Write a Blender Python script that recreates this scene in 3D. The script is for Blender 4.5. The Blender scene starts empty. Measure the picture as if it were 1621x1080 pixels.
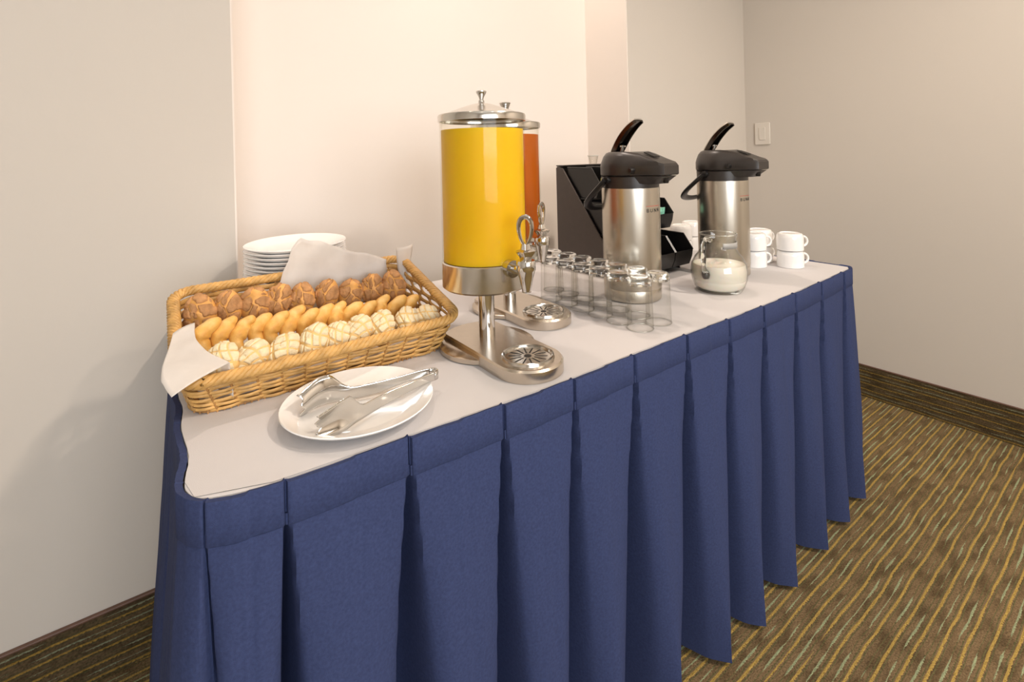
import bpy, bmesh, math, random
from mathutils import Vector, Matrix, noise
R = math.radians
PI = math.pi
C = bpy.context.scene.collection
S = bpy.context.scene

# ---------------------------------------------------------------- camera
YAW, ROLL = 0.6206, 0.0249
fw = Vector((math.sin(YAW), math.cos(YAW), 0)); rt = Vector((math.cos(YAW), -math.sin(YAW), 0)); up = Vector((0, 0, 1))
rr = rt*math.cos(ROLL) - up*math.sin(ROLL); uu = rt*math.sin(ROLL) + up*math.cos(ROLL)
cd = bpy.data.cameras.new('camera'); cam = bpy.data.objects.new('camera', cd); C.objects.link(cam)
cd.sensor_width = 36; cd.sensor_fit = 'HORIZONTAL'; cd.lens = 774.92/1621*36
cd.shift_y = -(540-251.63)/1621; cd.clip_start = .02
m = Matrix.Identity(4)
for i in range(3):
    m[i][0] = rr[i]; m[i][1] = uu[i]; m[i][2] = -fw[i]
m[0][3], m[1][3], m[2][3] = -0.0097, -0.6778, 1.1251
cam.matrix_world = m
S.camera = cam

# ---------------------------------------------------------------- world, lights, exposure
w = bpy.data.worlds.new('world'); S.world = w; w.use_nodes = True
w.node_tree.nodes['Background'].inputs[0].default_value = (.8, .88, 1, 1)
w.node_tree.nodes['Background'].inputs[1].default_value = .3
S.view_settings.view_transform = 'Standard'; S.view_settings.look = 'None'
S.view_settings.gamma = 1; S.view_settings.use_curve_mapping = False
S.view_settings.exposure = 0.06
S.cycles.transparent_max_bounces = 48; S.cycles.max_bounces = 8; S.cycles.sample_clamp_indirect = 4; S.cycles.caustics_reflective = False; S.cycles.caustics_refractive = False
CEIL = 2.9
WARM = (1.0, .84, .73); NEUT = (1.0, .87, .74)
# downlights: (x, y, watts, spot angle)
DOWN = [(.46, .745, 38, 84), (1.23, .745, 50, 84),
        (-.85, -.45, 3, 150), (.45, -.75, 5, 150), (1.45, -1.35, 125, 160), (-.85, -2.0, 4, 150), (.45, -2.0, 6, 150), (1.45, -2.3, 80, 160)]
for i, (x, y, W, a) in enumerate(DOWN):
    ld = bpy.data.lights.new('downlight_lamp', 'SPOT'); ld.energy = W; ld.color = WARM if i < 2 else NEUT
    ld.spot_size = R(a); ld.spot_blend = .85 if i < 2 else .6; ld.shadow_soft_size = .045 if i < 2 else .07
    lo = bpy.data.objects.new('downlight_lamp', ld); C.objects.link(lo); lo.location = (x, y, CEIL-.03)
    if i < 2: lo.rotation_euler = (R(8), 0, 0)      # wall washers, tilted to the alcove wall
# daylight through the window behind the camera
ld = bpy.data.lights.new('window_daylight', 'AREA'); ld.energy = 64; ld.color = (.93, .96, 1.0)
ld.shape = 'RECTANGLE'; ld.size = 2.2; ld.size_y = 1.4
lo = bpy.data.objects.new('window_daylight', ld); C.objects.link(lo); lo.location = (-.25, -3.16, 1.45); lo.rotation_euler = (R(90), 0, 0)

# ---------------------------------------------------------------- materials
MATS = {}
def nodes_mat(name):
    mt = bpy.data.materials.new(name); mt.use_nodes = True
    nt = mt.node_tree; MATS[name] = mt
    return mt, nt, nt.nodes, nt.links, nt.nodes['Principled BSDF']
def N(nt, typ, **kw):
    n = nt.nodes.new(typ)
    for k, v in kw.items():
        if k.startswith('i_'):
            key = k[2:]; key = int(key) if key.isdigit() else key.replace('_', ' ')
            n.inputs[key].default_value = v
        else: setattr(n, k, v)
    return n
def ramp(nt, src, stops):
    r = nt.nodes.new('ShaderNodeValToRGB'); e = r.color_ramp.elements
    while len(e) < len(stops): e.new(.5)
    for el, (p, c) in zip(e, stops): el.position = p; el.color = (*c, 1)
    nt.links.new(src, r.inputs[0]); return r
def simple(name, col, rough=.5, metal=0, nscale=0, namt=.12, bump=0, bscale=None, coat=0, aniso=0, stretch=None, spec=.5, sss=0, sheen=0):
    mt, nt, nd, L, b = nodes_mat(name)
    b.inputs['Roughness'].default_value = rough; b.inputs['Metallic'].default_value = metal
    b.inputs['Specular IOR Level'].default_value = spec
    if coat: b.inputs['Coat Weight'].default_value = coat; b.inputs['Coat Roughness'].default_value = .05
    if sss:
        b.inputs['Subsurface Weight'].default_value = sss; b.inputs['Subsurface Scale'].default_value = .01
    if sheen: b.inputs['Sheen Weight'].default_value = sheen
    b.inputs['Base Color'].default_value = (*col, 1)
    tc = N(nt, 'ShaderNodeTexCoord'); vec = tc.outputs['Object']
    if stretch:
        mp = N(nt, 'ShaderNodeMapping'); mp.inputs['Scale'].default_value = stretch; L.new(vec, mp.inputs[0]); vec = mp.outputs[0]
    if nscale:
        nz = N(nt, 'ShaderNodeTexNoise', i_Scale=nscale, i_Detail=4.0); L.new(vec, nz.inputs[0])
        r = ramp(nt, nz.outputs[0], [(.25, [c*(1-namt) for c in col]), (.75, [min(1, c*(1+namt)) for c in col])])
        L.new(r.outputs[0], b.inputs['Base Color'])
    if bump:
        nz2 = N(nt, 'ShaderNodeTexNoise', i_Scale=bscale or 200., i_Detail=3.0); L.new(vec, nz2.inputs[0])
        bp = N(nt, 'ShaderNodeBump', i_Strength=bump, i_Distance=.002); L.new(nz2.outputs[0], bp.inputs['Height']); L.new(bp.outputs[0], b.inputs['Normal'])
    return mt
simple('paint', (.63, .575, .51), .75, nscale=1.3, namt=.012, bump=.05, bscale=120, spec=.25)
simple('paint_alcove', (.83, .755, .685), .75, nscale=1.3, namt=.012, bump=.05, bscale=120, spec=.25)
simple('ceiling_paint', (.8, .78, .74), .9, nscale=2, namt=.02)
simple('cloth_white', (.60, .572, .565), .85, nscale=7, namt=.018, bump=.15, bscale=900, spec=.15, sheen=.1)
simple('skirt_blue', (.040, .054, .130), .8, nscale=260, namt=.16, bump=.25, bscale=1400, spec=.12)
simple('china', (.90, .88, .855), .12, nscale=4, namt=.01, coat=.6)
simple('steel', (.66, .63, .58), .17, 1, nscale=30, namt=.03, bump=.02, bscale=60)
simple('steel_polished', (.68, .66, .63), .10, 1, nscale=20, namt=.03)
simple('steel_base', (.63, .56, .475), .26, 1, nscale=60, namt=.05, bump=.04, bscale=200)
simple('slot_black', (.015, .012, .01), .6, nscale=30)
simple('plastic_dark', (.028, .022, .019), .34, nscale=60, namt=.15, bump=.06, bscale=700)
simple('plastic_black', (.010, .009, .009), .28, nscale=60, namt=.2)
simple('organizer_side', (.060, .045, .038), .45, nscale=50, namt=.08, bump=.08, bscale=900)
simple('lever_dark', (.11, .10, .09), .16, 1, nscale=20, namt=.2)
simple('lever_satin', (.62, .58, .53), .35, .9, nscale=20, namt=.05)
simple('band_grey', (.36, .35, .33), .35, nscale=20, namt=.05)
simple('lever_chrome', (.62, .59, .55), .10, 1, nscale=20, namt=.05)
simple('wicker', (.58, .33, .10), .5, nscale=45, namt=.32, bump=.3, bscale=300)
simple('wicker_dark', (.40, .20, .06), .6, nscale=45, namt=.3, bump=.3, bscale=300)
simple('switch_white', (.72, .665, .59), .4, nscale=5, namt=.01)
simple('wood_trim', (.13, .065, .042), .5, nscale=40, namt=.2)
simple('milk', (.84, .80, .70), .35, nscale=6, namt=.015, sss=.3)
simple('dough', (.66, .33, .085), .55, nscale=60, namt=.25, bump=.3, bscale=220)
simple('dough_pale', (.76, .50, .19), .6, nscale=60, namt=.2, bump=.3, bscale=220)
simple('topping_white', (.78, .65, .42), .85, nscale=90, namt=.14, bump=.5, bscale=420)
simple('topping_brown', (.44, .22, .085), .8, nscale=70, namt=.34, bump=.5, bscale=380)
simple('ink_black', (.02, .02, .02), .5, nscale=20)
simple('ink_red', (.5, .06, .04), .5, nscale=20)
simple('packet_green', (.30, .72, .48), .5, nscale=150, namt=.5)
simple('packet_yellow', (.78, .66, .20), .5, nscale=80, namt=.12)
simple('packet_white', (.78, .74, .66), .5, nscale=80, namt=.06)
simple('leg_metal', (.25, .25, .25), .4, .8, nscale=20)
simple('tabletop_grey', (.55, .53, .5), .5, nscale=20)

# pastry with a browned gradient from noise
mt, nt, nd, L, b = nodes_mat('pastry')
tc = N(nt, 'ShaderNodeTexCoord'); nz = N(nt, 'ShaderNodeTexNoise', i_Scale=32., i_Detail=3.0); L.new(tc.outputs['Object'], nz.inputs[0])
r = ramp(nt, nz.outputs[0], [(.3, (.84, .58, .24)), (.52, (.76, .42, .10)), (.75, (.56, .24, .035))]); L.new(r.outputs[0], b.inputs['Base Color'])
n2 = N(nt, 'ShaderNodeTexNoise', i_Scale=420.); L.new(tc.outputs['Object'], n2.inputs[0])
bp = N(nt, 'ShaderNodeBump', i_Strength=.3, i_Distance=.002); L.new(n2.outputs[0], bp.inputs['Height']); L.new(bp.outputs[0], b.inputs['Normal'])
b.inputs['Roughness'].default_value = .55

# brushed steel of the airpots
mt, nt, nd, L, b = nodes_mat('steel_brushed')
b.inputs['Metallic'].default_value = 1; b.inputs['Base Color'].default_value = (.60, .55, .47, 1)
b.inputs['Roughness'].default_value = .27; b.inputs['Anisotropic'].default_value = .5
tc = N(nt, 'ShaderNodeTexCoord'); mp = N(nt, 'ShaderNodeMapping'); mp.inputs['Scale'].default_value = (90, 90, .6); L.new(tc.outputs['Object'], mp.inputs[0])
nz = N(nt, 'ShaderNodeTexNoise', i_Scale=1.6, i_Detail=3.0); L.new(mp.outputs[0], nz.inputs[0])
bp = N(nt, 'ShaderNodeBump', i_Strength=.10, i_Distance=.002); L.new(nz.outputs[0], bp.inputs['Height']); L.new(bp.outputs[0], b.inputs['Normal'])

def juice(name, col, col2):
    mt, nt, nd, L, b = nodes_mat(name)
    tc = N(nt, 'ShaderNodeTexCoord'); nz = N(nt, 'ShaderNodeTexNoise', i_Scale=5., i_Detail=2.0); L.new(tc.outputs['Object'], nz.inputs[0])
    r = ramp(nt, nz.outputs[0], [(.3, col), (.7, col2)]); L.new(r.outputs[0], b.inputs['Base Color'])
    b.inputs['Roughness'].default_value = .5; b.inputs['Specular IOR Level'].default_value = .2; b.inputs['Subsurface Weight'].default_value = .35
    b.inputs['Subsurface Radius'].default_value = (1, .6, .1); b.inputs['Subsurface Scale'].default_value = .03
juice('juice_yellow', (.76, .43, .003), (.82, .50, .005))
juice('juice_orange', (.40, .085, .002), (.46, .105, .003))

# clear thin-walled glass: straight-through transmission with Fresnel reflection
def glass(name, tint, edge, ior=1.45, rough=.02, refl=1.0):
    mt, nt, nd, L, b = nodes_mat(name); nd.remove(b)
    tr = N(nt, 'ShaderNodeBsdfTransparent'); gl = N(nt, 'ShaderNodeBsdfGlossy', i_Roughness=rough)
    lw = N(nt, 'ShaderNodeLayerWeight', i_Blend=.25)
    mx = N(nt, 'ShaderNodeMix', data_type='RGBA'); L.new(lw.outputs['Facing'], mx.inputs[0])
    mx.inputs[6].default_value = (*tint, 1); mx.inputs[7].default_value = (*edge, 1)
    nz = N(nt, 'ShaderNodeTexNoise', i_Scale=40.); tc = N(nt, 'ShaderNodeTexCoord'); L.new(tc.outputs['Object'], nz.inputs[0])
    bp = N(nt, 'ShaderNodeBump', i_Strength=.03, i_Distance=.001); L.new(nz.outputs[0], bp.inputs['Height']); L.new(bp.outputs[0], gl.inputs['Normal'])
    L.new(mx.outputs[2], tr.inputs[0])
    lf = N(nt, 'ShaderNodeLayerWeight', i_Blend=.5); pw = N(nt, 'ShaderNodeMath', operation='POWER'); L.new(lf.outputs['Facing'], pw.inputs[0]); pw.inputs[1].default_value = 4.5
    ml = N(nt, 'ShaderNodeMath', operation='MULTIPLY_ADD'); L.new(pw.outputs[0], ml.inputs[0]); ml.inputs[1].default_value = .75*refl; ml.inputs[2].default_value = .035*refl
    ms = N(nt, 'ShaderNodeMixShader'); L.new(ml.outputs[0], ms.inputs[0]); L.new(tr.outputs[0], ms.inputs[1]); L.new(gl.outputs[0], ms.inputs[2])
    L.new(ms.outputs[0], nd['Material Output'].inputs[0])
glass('glass_clear', (.995, .995, .99), (.80, .79, .75))
glass('glass_jar', (.995, .995, .985), (.95, .93, .88), refl=.3)
mt, nt, nd, L, b = nodes_mat('glass_solid')
b.inputs['Transmission Weight'].default_value = 1; b.inputs['Roughness'].default_value = .0; b.inputs['IOR'].default_value = 1.45; b.inputs['Base Color'].default_value = (.97, .98, .96, 1)
nz = N(nt, 'ShaderNodeTexNoise', i_Scale=30.); bp = N(nt, 'ShaderNodeBump', i_Strength=.02, i_Distance=.001); L.new(nz.outputs[0], bp.inputs['Height']); L.new(bp.outputs[0], b.inputs['Normal'])
glass('glass_window', (.95, .97, 1), (.8, .85, .9))

# parchment: thin translucent paper
mt, nt, nd, L, b = nodes_mat('parchment')
b.inputs['Base Color'].default_value = (.90, .865, .82, 1); b.inputs['Roughness'].default_value = .6
tl = N(nt, 'ShaderNodeBsdfTranslucent'); tl.inputs[0].default_value = (.85, .78, .70, 1)
tp = N(nt, 'ShaderNodeBsdfTransparent')
m1 = N(nt, 'ShaderNodeMixShader'); m1.inputs[0].default_value = .35; L.new(b.outputs[0], m1.inputs[1]); L.new(tl.outputs[0], m1.inputs[2])
tc = N(nt, 'ShaderNodeTexCoord'); nz = N(nt, 'ShaderNodeTexNoise', i_Scale=18., i_Detail=3.); L.new(tc.outputs['Object'], nz.inputs[0])
mr = N(nt, 'ShaderNodeMapRange'); mr.inputs[1].default_value = .3; mr.inputs[2].default_value = .7; mr.inputs[3].default_value = .06; mr.inputs[4].default_value = .2; L.new(nz.outputs[0], mr.inputs[0])
m2 = N(nt, 'ShaderNodeMixShader'); L.new(mr.outputs[0], m2.inputs[0]); L.new(m1.outputs[0], m2.inputs[1]); L.new(tp.outputs[0], m2.inputs[2])
L.new(m2.outputs[0], nd['Material Output'].inputs[0])

# striped carpet: stripes run along one axis; across = axis index of the coordinate that crosses the stripes
def carpet(name, across, along, dark, per=.0335):
    mt, nt, nd, L, b = nodes_mat(name)
    tc = N(nt, 'ShaderNodeTexCoord'); sp = N(nt, 'ShaderNodeSeparateXYZ'); L.new(tc.outputs['Object'], sp.inputs[0])
    def mth(op, a, b_=None, c=None):
        n = N(nt, 'ShaderNodeMath', operation=op)
        for i, v in enumerate((a, b_, c)):
            if v is None: continue
            if isinstance(v, (int, float)): n.inputs[i].default_value = v
            else: L.new(v, n.inputs[i])
        return n.outputs[0]
    a = sp.outputs[across]; s = sp.outputs[along]
    def vec(x, y):
        cb = N(nt, 'ShaderNodeCombineXYZ'); L.new(x, cb.inputs[0]); L.new(y, cb.inputs[1]); return cb.outputs[0]
    wob = N(nt, 'ShaderNodeTexNoise', i_Scale=6., i_Detail=2.); L.new(tc.outputs['Object'], wob.inputs[0])
    fine = N(nt, 'ShaderNodeTexNoise', i_Scale=260., i_Detail=2.); L.new(tc.outputs['Object'], fine.inputs[0])
    aa = mth('ADD', a, mth('MULTIPLY', mth('SUBTRACT', wob.outputs[0], .5), .012))
    aa = mth('ADD', aa, mth('MULTIPLY', mth('SUBTRACT', fine.outputs[0], .5), .005))
    ph = mth('FRACT', mth('DIVIDE', aa, per))
    idx = mth('FLOOR', mth('DIVIDE', aa, per))
    def band(c, wd):   # 1 inside the band
        d = mth('ABSOLUTE', mth('SUBTRACT', ph, c)); return mth('LESS_THAN', d, wd)
    def dash(sa, sb, th):
        n = N(nt, 'ShaderNodeTexNoise', i_Scale=1., i_Detail=1.)
        L.new(vec(mth('MULTIPLY', s, sa), mth('MULTIPLY', idx, sb)), n.inputs[0]); return mth('GREATER_THAN', n.outputs[0], th)
    def taper(c, wd, sa, sb, lo):      # band whose width swells and tapers along its length
        n = N(nt, 'ShaderNodeTexNoise', i_Scale=1., i_Detail=1.)
        L.new(vec(mth('MULTIPLY', s, sa), mth('MULTIPLY', idx, sb)), n.inputs[0])
        k_ = mth('MULTIPLY', mth('MINIMUM', mth('MAXIMUM', mth('MULTIPLY', mth('SUBTRACT', n.outputs[0], lo), 7.), 0.), 1.), wd)
        return mth('LESS_THAN', mth('ABSOLUTE', mth('SUBTRACT', ph, c)), k_)
    gold = taper(.22, .072, 4, 3.1, .22)
    green = taper(.66, .062, 9, 7.3, .40 if dark else .44)
    thin = mth('ADD', mth('ADD', band(.40, .03), band(.66, .022)), band(.05, .03))
    blot = N(nt, 'ShaderNodeTexNoise', i_Scale=1., i_Detail=2.); L.new(vec(mth('MULTIPLY', s, 14.), mth('MULTIPLY', a, 34.)), blot.inputs[0])
    k = .5 if dark else 1
    base = ramp(nt, blot.outputs[0], [(.34, (.125*k, .084*k, .042*k)), (.56, (.225*k, .152*k, .080*k))])
    def over(c0, mask, col):
        mx = N(nt, 'ShaderNodeMix', data_type='RGBA'); L.new(mask, mx.inputs[0]); L.new(c0, mx.inputs[6]); mx.inputs[7].default_value = (*col, 1); return mx.outputs[2]
    c = over(base.outputs[0], thin, (.135*k, .125*k, .055*k)); c = over(c, gold, (.46, .31, .085) if not dark else (.27, .17, .04)); c = over(c, green, (.33, .37, .21) if not dark else (.20, .21, .13))
    mu = N(nt, 'ShaderNodeMix', data_type='RGBA', blend_type='MULTIPLY'); mu.inputs[0].default_value = .75
    fr = ramp(nt, fine.outputs[0], [(.3, (.45, .45, .45)), (.65, (1.15, 1.15, 1.15))]); L.new(c, mu.inputs[6]); L.new(fr.outputs[0], mu.inputs[7])
    L.new(mu.outputs[2], b.inputs['Base Color']); b.inputs['Roughness'].default_value = .95; b.inputs['Specular IOR Level'].default_value = .1
    bp = N(nt, 'ShaderNodeBump', i_Strength=.6, i_Distance=.004); L.new(fine.outputs[0], bp.inputs['Height']); L.new(bp.outputs[0], b.inputs['Normal'])
carpet('carpet', 1, 0, False)
carpet('carpet_board_x', 2, 0, True, .028)
carpet('carpet_board_y', 2, 1, True, .028)

# lamp glow and window daylight
for nm, col, st in (('lamp_glow', WARM, 12.), ('daylight', (.86, .93, 1), 1.6)):
    mt, nt, nd, L, b = nodes_mat(nm); nd.remove(b)
    em = N(nt, 'ShaderNodeEmission', i_Strength=st); em.inputs[0].default_value = (*col, 1); L.new(em.outputs[0], nd['Material Output'].inputs[0])

# ---------------------------------------------------------------- mesh helpers
class MB:
    def __init__(s): s.v = []; s.f = []
    def add(s, vs, fs, M=None):
        o = len(s.v); s.v += [tuple(M @ Vector(q)) if M else tuple(q) for q in vs]; s.f += [tuple(i+o for i in f) for f in fs]; return s
    def box(s, x0, x1, y0, y1, z0, z1, M=None):
        return s.add([(x0,y0,z0),(x1,y0,z0),(x1,y1,z0),(x0,y1,z0),(x0,y0,z1),(x1,y0,z1),(x1,y1,z1),(x0,y1,z1)],
                     [(3,2,1,0),(4,5,6,7),(0,1,5,4),(1,2,6,5),(2,3,7,6),(3,0,4,7)], M)
    def lathe(s, prof, seg=48, M=None, closed=False, arc=None):
        vs = []; fs = []; n = len(prof)
        for k in range(seg):
            a = 2*PI*k/seg; c, q = math.cos(a), math.sin(a)
            vs += [(r_*c, r_*q, z) for r_, z in prof]
        for k in range(seg):
            k2 = (k+1) % seg
            for i in range(n-1 + (1 if closed else 0)):
                j = (i+1) % n
                A = [k*n+i, k2*n+i, k2*n+j, k*n+j]
                fs.append(tuple(A))
        return s.add(vs, fs, M)
    def tube(s, pts, rad, seg=10, closed=False, flat=1.0, cap=True, upv=None):
        pts = [Vector(q) for q in pts]; n = len(pts)
        rad = rad if hasattr(rad, '__len__') else [rad]*n
        vs = []; fs = []; prev = None
        for i, q in enumerate(pts):
            t = (pts[(i+1) % n]-pts[i-1]) if closed else (pts[min(i+1, n-1)]-pts[max(i-1, 0)])
            t.normalize()
            ref = upv or (prev if prev else (Vector((0,0,1)) if abs(t.z) < .9 else Vector((1,0,0))))
            a = ref - t*ref.dot(t)
            if a.length < 1e-6: a = Vector((1,0,0)) - t*t.x
            a.normalize(); prev = a; b = t.cross(a)
            for k in range(seg):
                th = 2*PI*k/seg; vs.append(q + a*(rad[i]*math.cos(th)) + b*(rad[i]*flat*math.sin(th)))
        for i in range(n if closed else n-1):
            j = (i+1) % n
            for k in range(seg): fs.append((i*seg+k, i*seg+(k+1) % seg, j*seg+(k+1) % seg, j*seg+k))
        if cap and not closed: fs += [tuple(range(seg))[::-1], tuple((n-1)*seg+k for k in range(seg))]
        return s.add(vs, fs)
    def prism(s, poly, z0, z1, M=None, inset=0):
        n = len(poly); vs = [(x, y, z0) for x, y in poly]+[(x, y, z1) for x, y in poly]
        fs = [tuple(range(n))[::-1], tuple(range(n, 2*n))]+[(i, (i+1) % n, n+(i+1) % n, n+i) for i in range(n)]
        return s.add(vs, fs, M)
    def loft(s, rings, cap0=True, cap1=True, M=None):
        n = len(rings[0]); vs = [q for r_ in rings for q in r_]; fs = []
        for i in range(len(rings)-1):
            for k in range(n): fs.append((i*n+k, i*n+(k+1) % n, (i+1)*n+(k+1) % n, (i+1)*n+k))
        if cap0: fs.append(tuple(range(n))[::-1])
        if cap1: fs.append(tuple((len(rings)-1)*n+k for k in range(n)))
        return s.add(vs, fs, M)
    def grid(s, P, closed_u=False):
        nv = len(P[0]); vs = [q for row in P for q in row]; fs = []
        for i in range(len(P)-1 + (1 if closed_u else 0)):
            i2 = (i+1) % len(P)
            for j in range(nv-1): fs.append((i*nv+j, i2*nv+j, i2*nv+j+1, i*nv+j+1))
        return s.add(vs, fs)
    def mesh(s, name, mat, smooth=35, recalc=True):
        me = bpy.data.meshes.new(name); me.from_pydata([tuple(q) for q in s.v], [], s.f); me.update()
        if recalc:
            bm = bmesh.new(); bm.from_mesh(me); bmesh.ops.remove_doubles(bm, verts=bm.verts, dist=1e-6)
            bmesh.ops.recalc_face_normals(bm, faces=bm.faces); bm.to_mesh(me); bm.free()
        me.materials.append(MATS[mat])
        if smooth:
            for q in me.polygons: q.use_smooth = True
            me.set_sharp_from_angle(angle=R(smooth))
        return me
    def build(s, name, mat, parent=None, smooth=35, loc=None, bevel=0, solid=0, kind=None):
        o = bpy.data.objects.new(name, s.mesh(name, mat, smooth)); C.objects.link(o)
        if parent: o.parent = parent
        if loc: o.location = loc
        if solid:
            md = o.modifiers.new('solid', 'SOLIDIFY'); md.thickness = solid; md.offset = 0
        if bevel:
            md = o.modifiers.new('bevel', 'BEVEL'); md.width = bevel; md.segments = 2; md.limit_method = 'ANGLE'; md.angle_limit = R(40)
        if kind: o['kind'] = kind
        return o
def tag(o, label, cat, group=None):
    o['label'] = label; o['category'] = cat
    if group: o['group'] = group
    return o
def thing(name, label, cat, loc, rz=0, group=None):
    o = bpy.data.objects.new(name, None); C.objects.link(o); o.location = loc; o.rotation_euler = (0, 0, rz); o.empty_display_size = .05
    return tag(o, label, cat, group)
def dup(root, loc, label, rz=None):
    def cp(o, par):
        c = o.copy(); C.objects.link(c); c.parent = par
        for ch in o.children: cp(ch, c)
        return c
    c = cp(root, None); c.location = loc; c['label'] = label
    if rz is not None: c.rotation_euler = (0, 0, rz)
    return c
def struct(o): o['kind'] = 'structure'; return o
def circ(x, y, r_, n, a0=0, a1=2*PI, end=False):
    return [(x+r_*math.cos(a0+(a1-a0)*k/(n-1 if end else n)), y+r_*math.sin(a0+(a1-a0)*k/(n-1 if end else n))) for k in range(n)]
def rrect(x0, x1, y0, y1, r_, n=6):
    return (circ(x1-r_, y0+r_, r_, n, -PI/2, 0, True)+circ(x1-r_, y1-r_, r_, n, 0, PI/2, True)+circ(x0+r_, y1-r_, r_, n, PI/2, PI, True)+circ(x0+r_, y0+r_, r_, n, PI, 1.5*PI, True))
def catmull(pts, per=8):
    out = []; n = len(pts)
    for i in range(n-1):
        p0, p1, p2, p3 = [Vector(pts[max(0, min(n-1, k))]) for k in (i-1, i, i+1, i+2)]
        for k in range(per):
            t = k/per
            out.append(.5*((2*p1)+(p2-p0)*t+(2*p0-5*p1+4*p2-p3)*t*t+(3*p1-p0-3*p2+p3)*t**3))
    out.append(Vector(pts[-1])); return out
def sstep(a, b, x):
    t = max(0, min(1, (x-a)/(b-a))); return t*t*(3-2*t)
rnd = random.Random(7)

# ---------------------------------------------------------------- setting
YW, YA, XR, XL, YB = .752, 1.005, 2.586, -2.3, -3.2
AX0, AX1 = .139, 1.646
def wall(name, *b, mat='paint'): return struct(MB().box(*b).build(name, mat, smooth=0))
struct(MB().box(XL-.1, XR+.1, YB-.1, YA+.1, -.1, 0).build('floor', 'carpet', smooth=0))
struct(MB().box(XL-.1, XR+.1, YB-.1, YA+.1, CEIL, CEIL+.1).build('ceiling', 'ceiling_paint', smooth=0))
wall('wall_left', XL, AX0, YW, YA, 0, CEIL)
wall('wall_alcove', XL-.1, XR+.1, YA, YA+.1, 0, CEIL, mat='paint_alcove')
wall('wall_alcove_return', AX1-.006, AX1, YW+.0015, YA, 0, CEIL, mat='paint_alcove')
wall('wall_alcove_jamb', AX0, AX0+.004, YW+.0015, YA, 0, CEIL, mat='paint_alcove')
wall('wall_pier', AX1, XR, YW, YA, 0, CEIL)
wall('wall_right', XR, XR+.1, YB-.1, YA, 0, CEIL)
wall('wall_side', XL-.1, XL, YB-.1, YA, 0, CEIL)
wx0, wx1, wz0, wz1 = -1.35, .85, .75, 2.15
struct(MB().box(XL, XR, YB-.1, YB, 0, wz0).box(XL, XR, YB-.1, YB, wz1, CEIL).box(XL, wx0, YB-.1, YB, wz0, wz1).box(wx1, XR, YB-.1, YB, wz0, wz1).build('wall_front', 'paint', smooth=0))
wn = bpy.data.objects.new('window_1', None); C.objects.link(wn); wn.location = (-.25, YB, wz0); struct(wn)
MB().box(-1.1, 1.1, -.09, -.08, 0, 1.4).build('daylight_pane', 'daylight', wn, 0)
fr = MB()
for x in (-1.08, 0, 1.08): fr.box(x-.025, x+.025, -.06, .01, 0, 1.4)
for z in (.025, 1.375): fr.box(-1.1, 1.1, -.06, .01, z-.025, z+.025)
fr.build('window_frame', 'switch_white', wn, 0)
HB = .1448
def board(name, b, mat, cap):
    o = struct(MB().box(*b).build(name, mat, smooth=0)); MB().box(*cap).build('cap_trim', 'wood_trim', o, 0, bevel=.002); return o
board('baseboard_left', (XL, AX0, YW-.008, YW, 0, HB-.006), 'carpet_board_x', (XL, AX0, YW-.010, YW, HB-.006, HB))
board('baseboard_right', (XR-.008, XR, YB, YW, 0, HB-.004), 'carpet_board_y', (XR-.010, XR, YB, YW, HB-.004, HB))
board('baseboard_pier', (AX1, XR-.008, YW-.008, YW, 0, HB-.006), 'carpet_board_x', (AX1, XR-.010, YW-.010, YW, HB-.006, HB))

# recessed lamps in the ceiling
dl0 = None
for i, (x, y, W, a) in enumerate(DOWN):
    lab = ['recessed ceiling downlight in the alcove, nearer the left wall', 'recessed ceiling downlight in the alcove, nearer the pier',
           'recessed ceiling downlight over the room, left end of front row', 'recessed ceiling downlight over the room, middle of front row', 'recessed ceiling downlight over the room, right end of front row',
           'recessed ceiling downlight by the window, left end of its row', 'recessed ceiling downlight by the window, middle of its row', 'recessed ceiling downlight by the window, right end of its row'][i]
    if dl0 is None:
        dl0 = thing('downlight', lab, 'downlight', (x, y, CEIL), 0, 'ceiling downlights')
        MB().lathe([(.062, 0), (.075, -.002), (.075, -.006), (.06, -.008), (.056, -.002)], 40).build('trim_ring', 'switch_white', dl0)
        MB().lathe([(0, -.001), (.055, -.001)], 40).build('lens', 'lamp_glow', dl0)
    else: dup(dl0, (x, y, CEIL), lab)

# light switch on the right wall
sw = thing('light_switch', 'cream light switch plate on the right wall', 'light switch', (XR, .659, 1.2255))
MB().prism(rrect(-.040, .040, -.058, .058, .006), 0, .008, Matrix.Rotation(-PI/2, 4, 'Y') @ Matrix.Rotation(PI/2, 4, 'Z')).build('wall_plate', 'switch_white', sw, 30, bevel=.002)
MB().prism(rrect(-.017, .017, -.033, .033, .003), .008, .011, Matrix.Rotation(-PI/2, 4, 'Y') @ Matrix.Rotation(PI/2, 4, 'Z')).build('rocker', 'switch_white', sw, 30, bevel=.0012)

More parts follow.
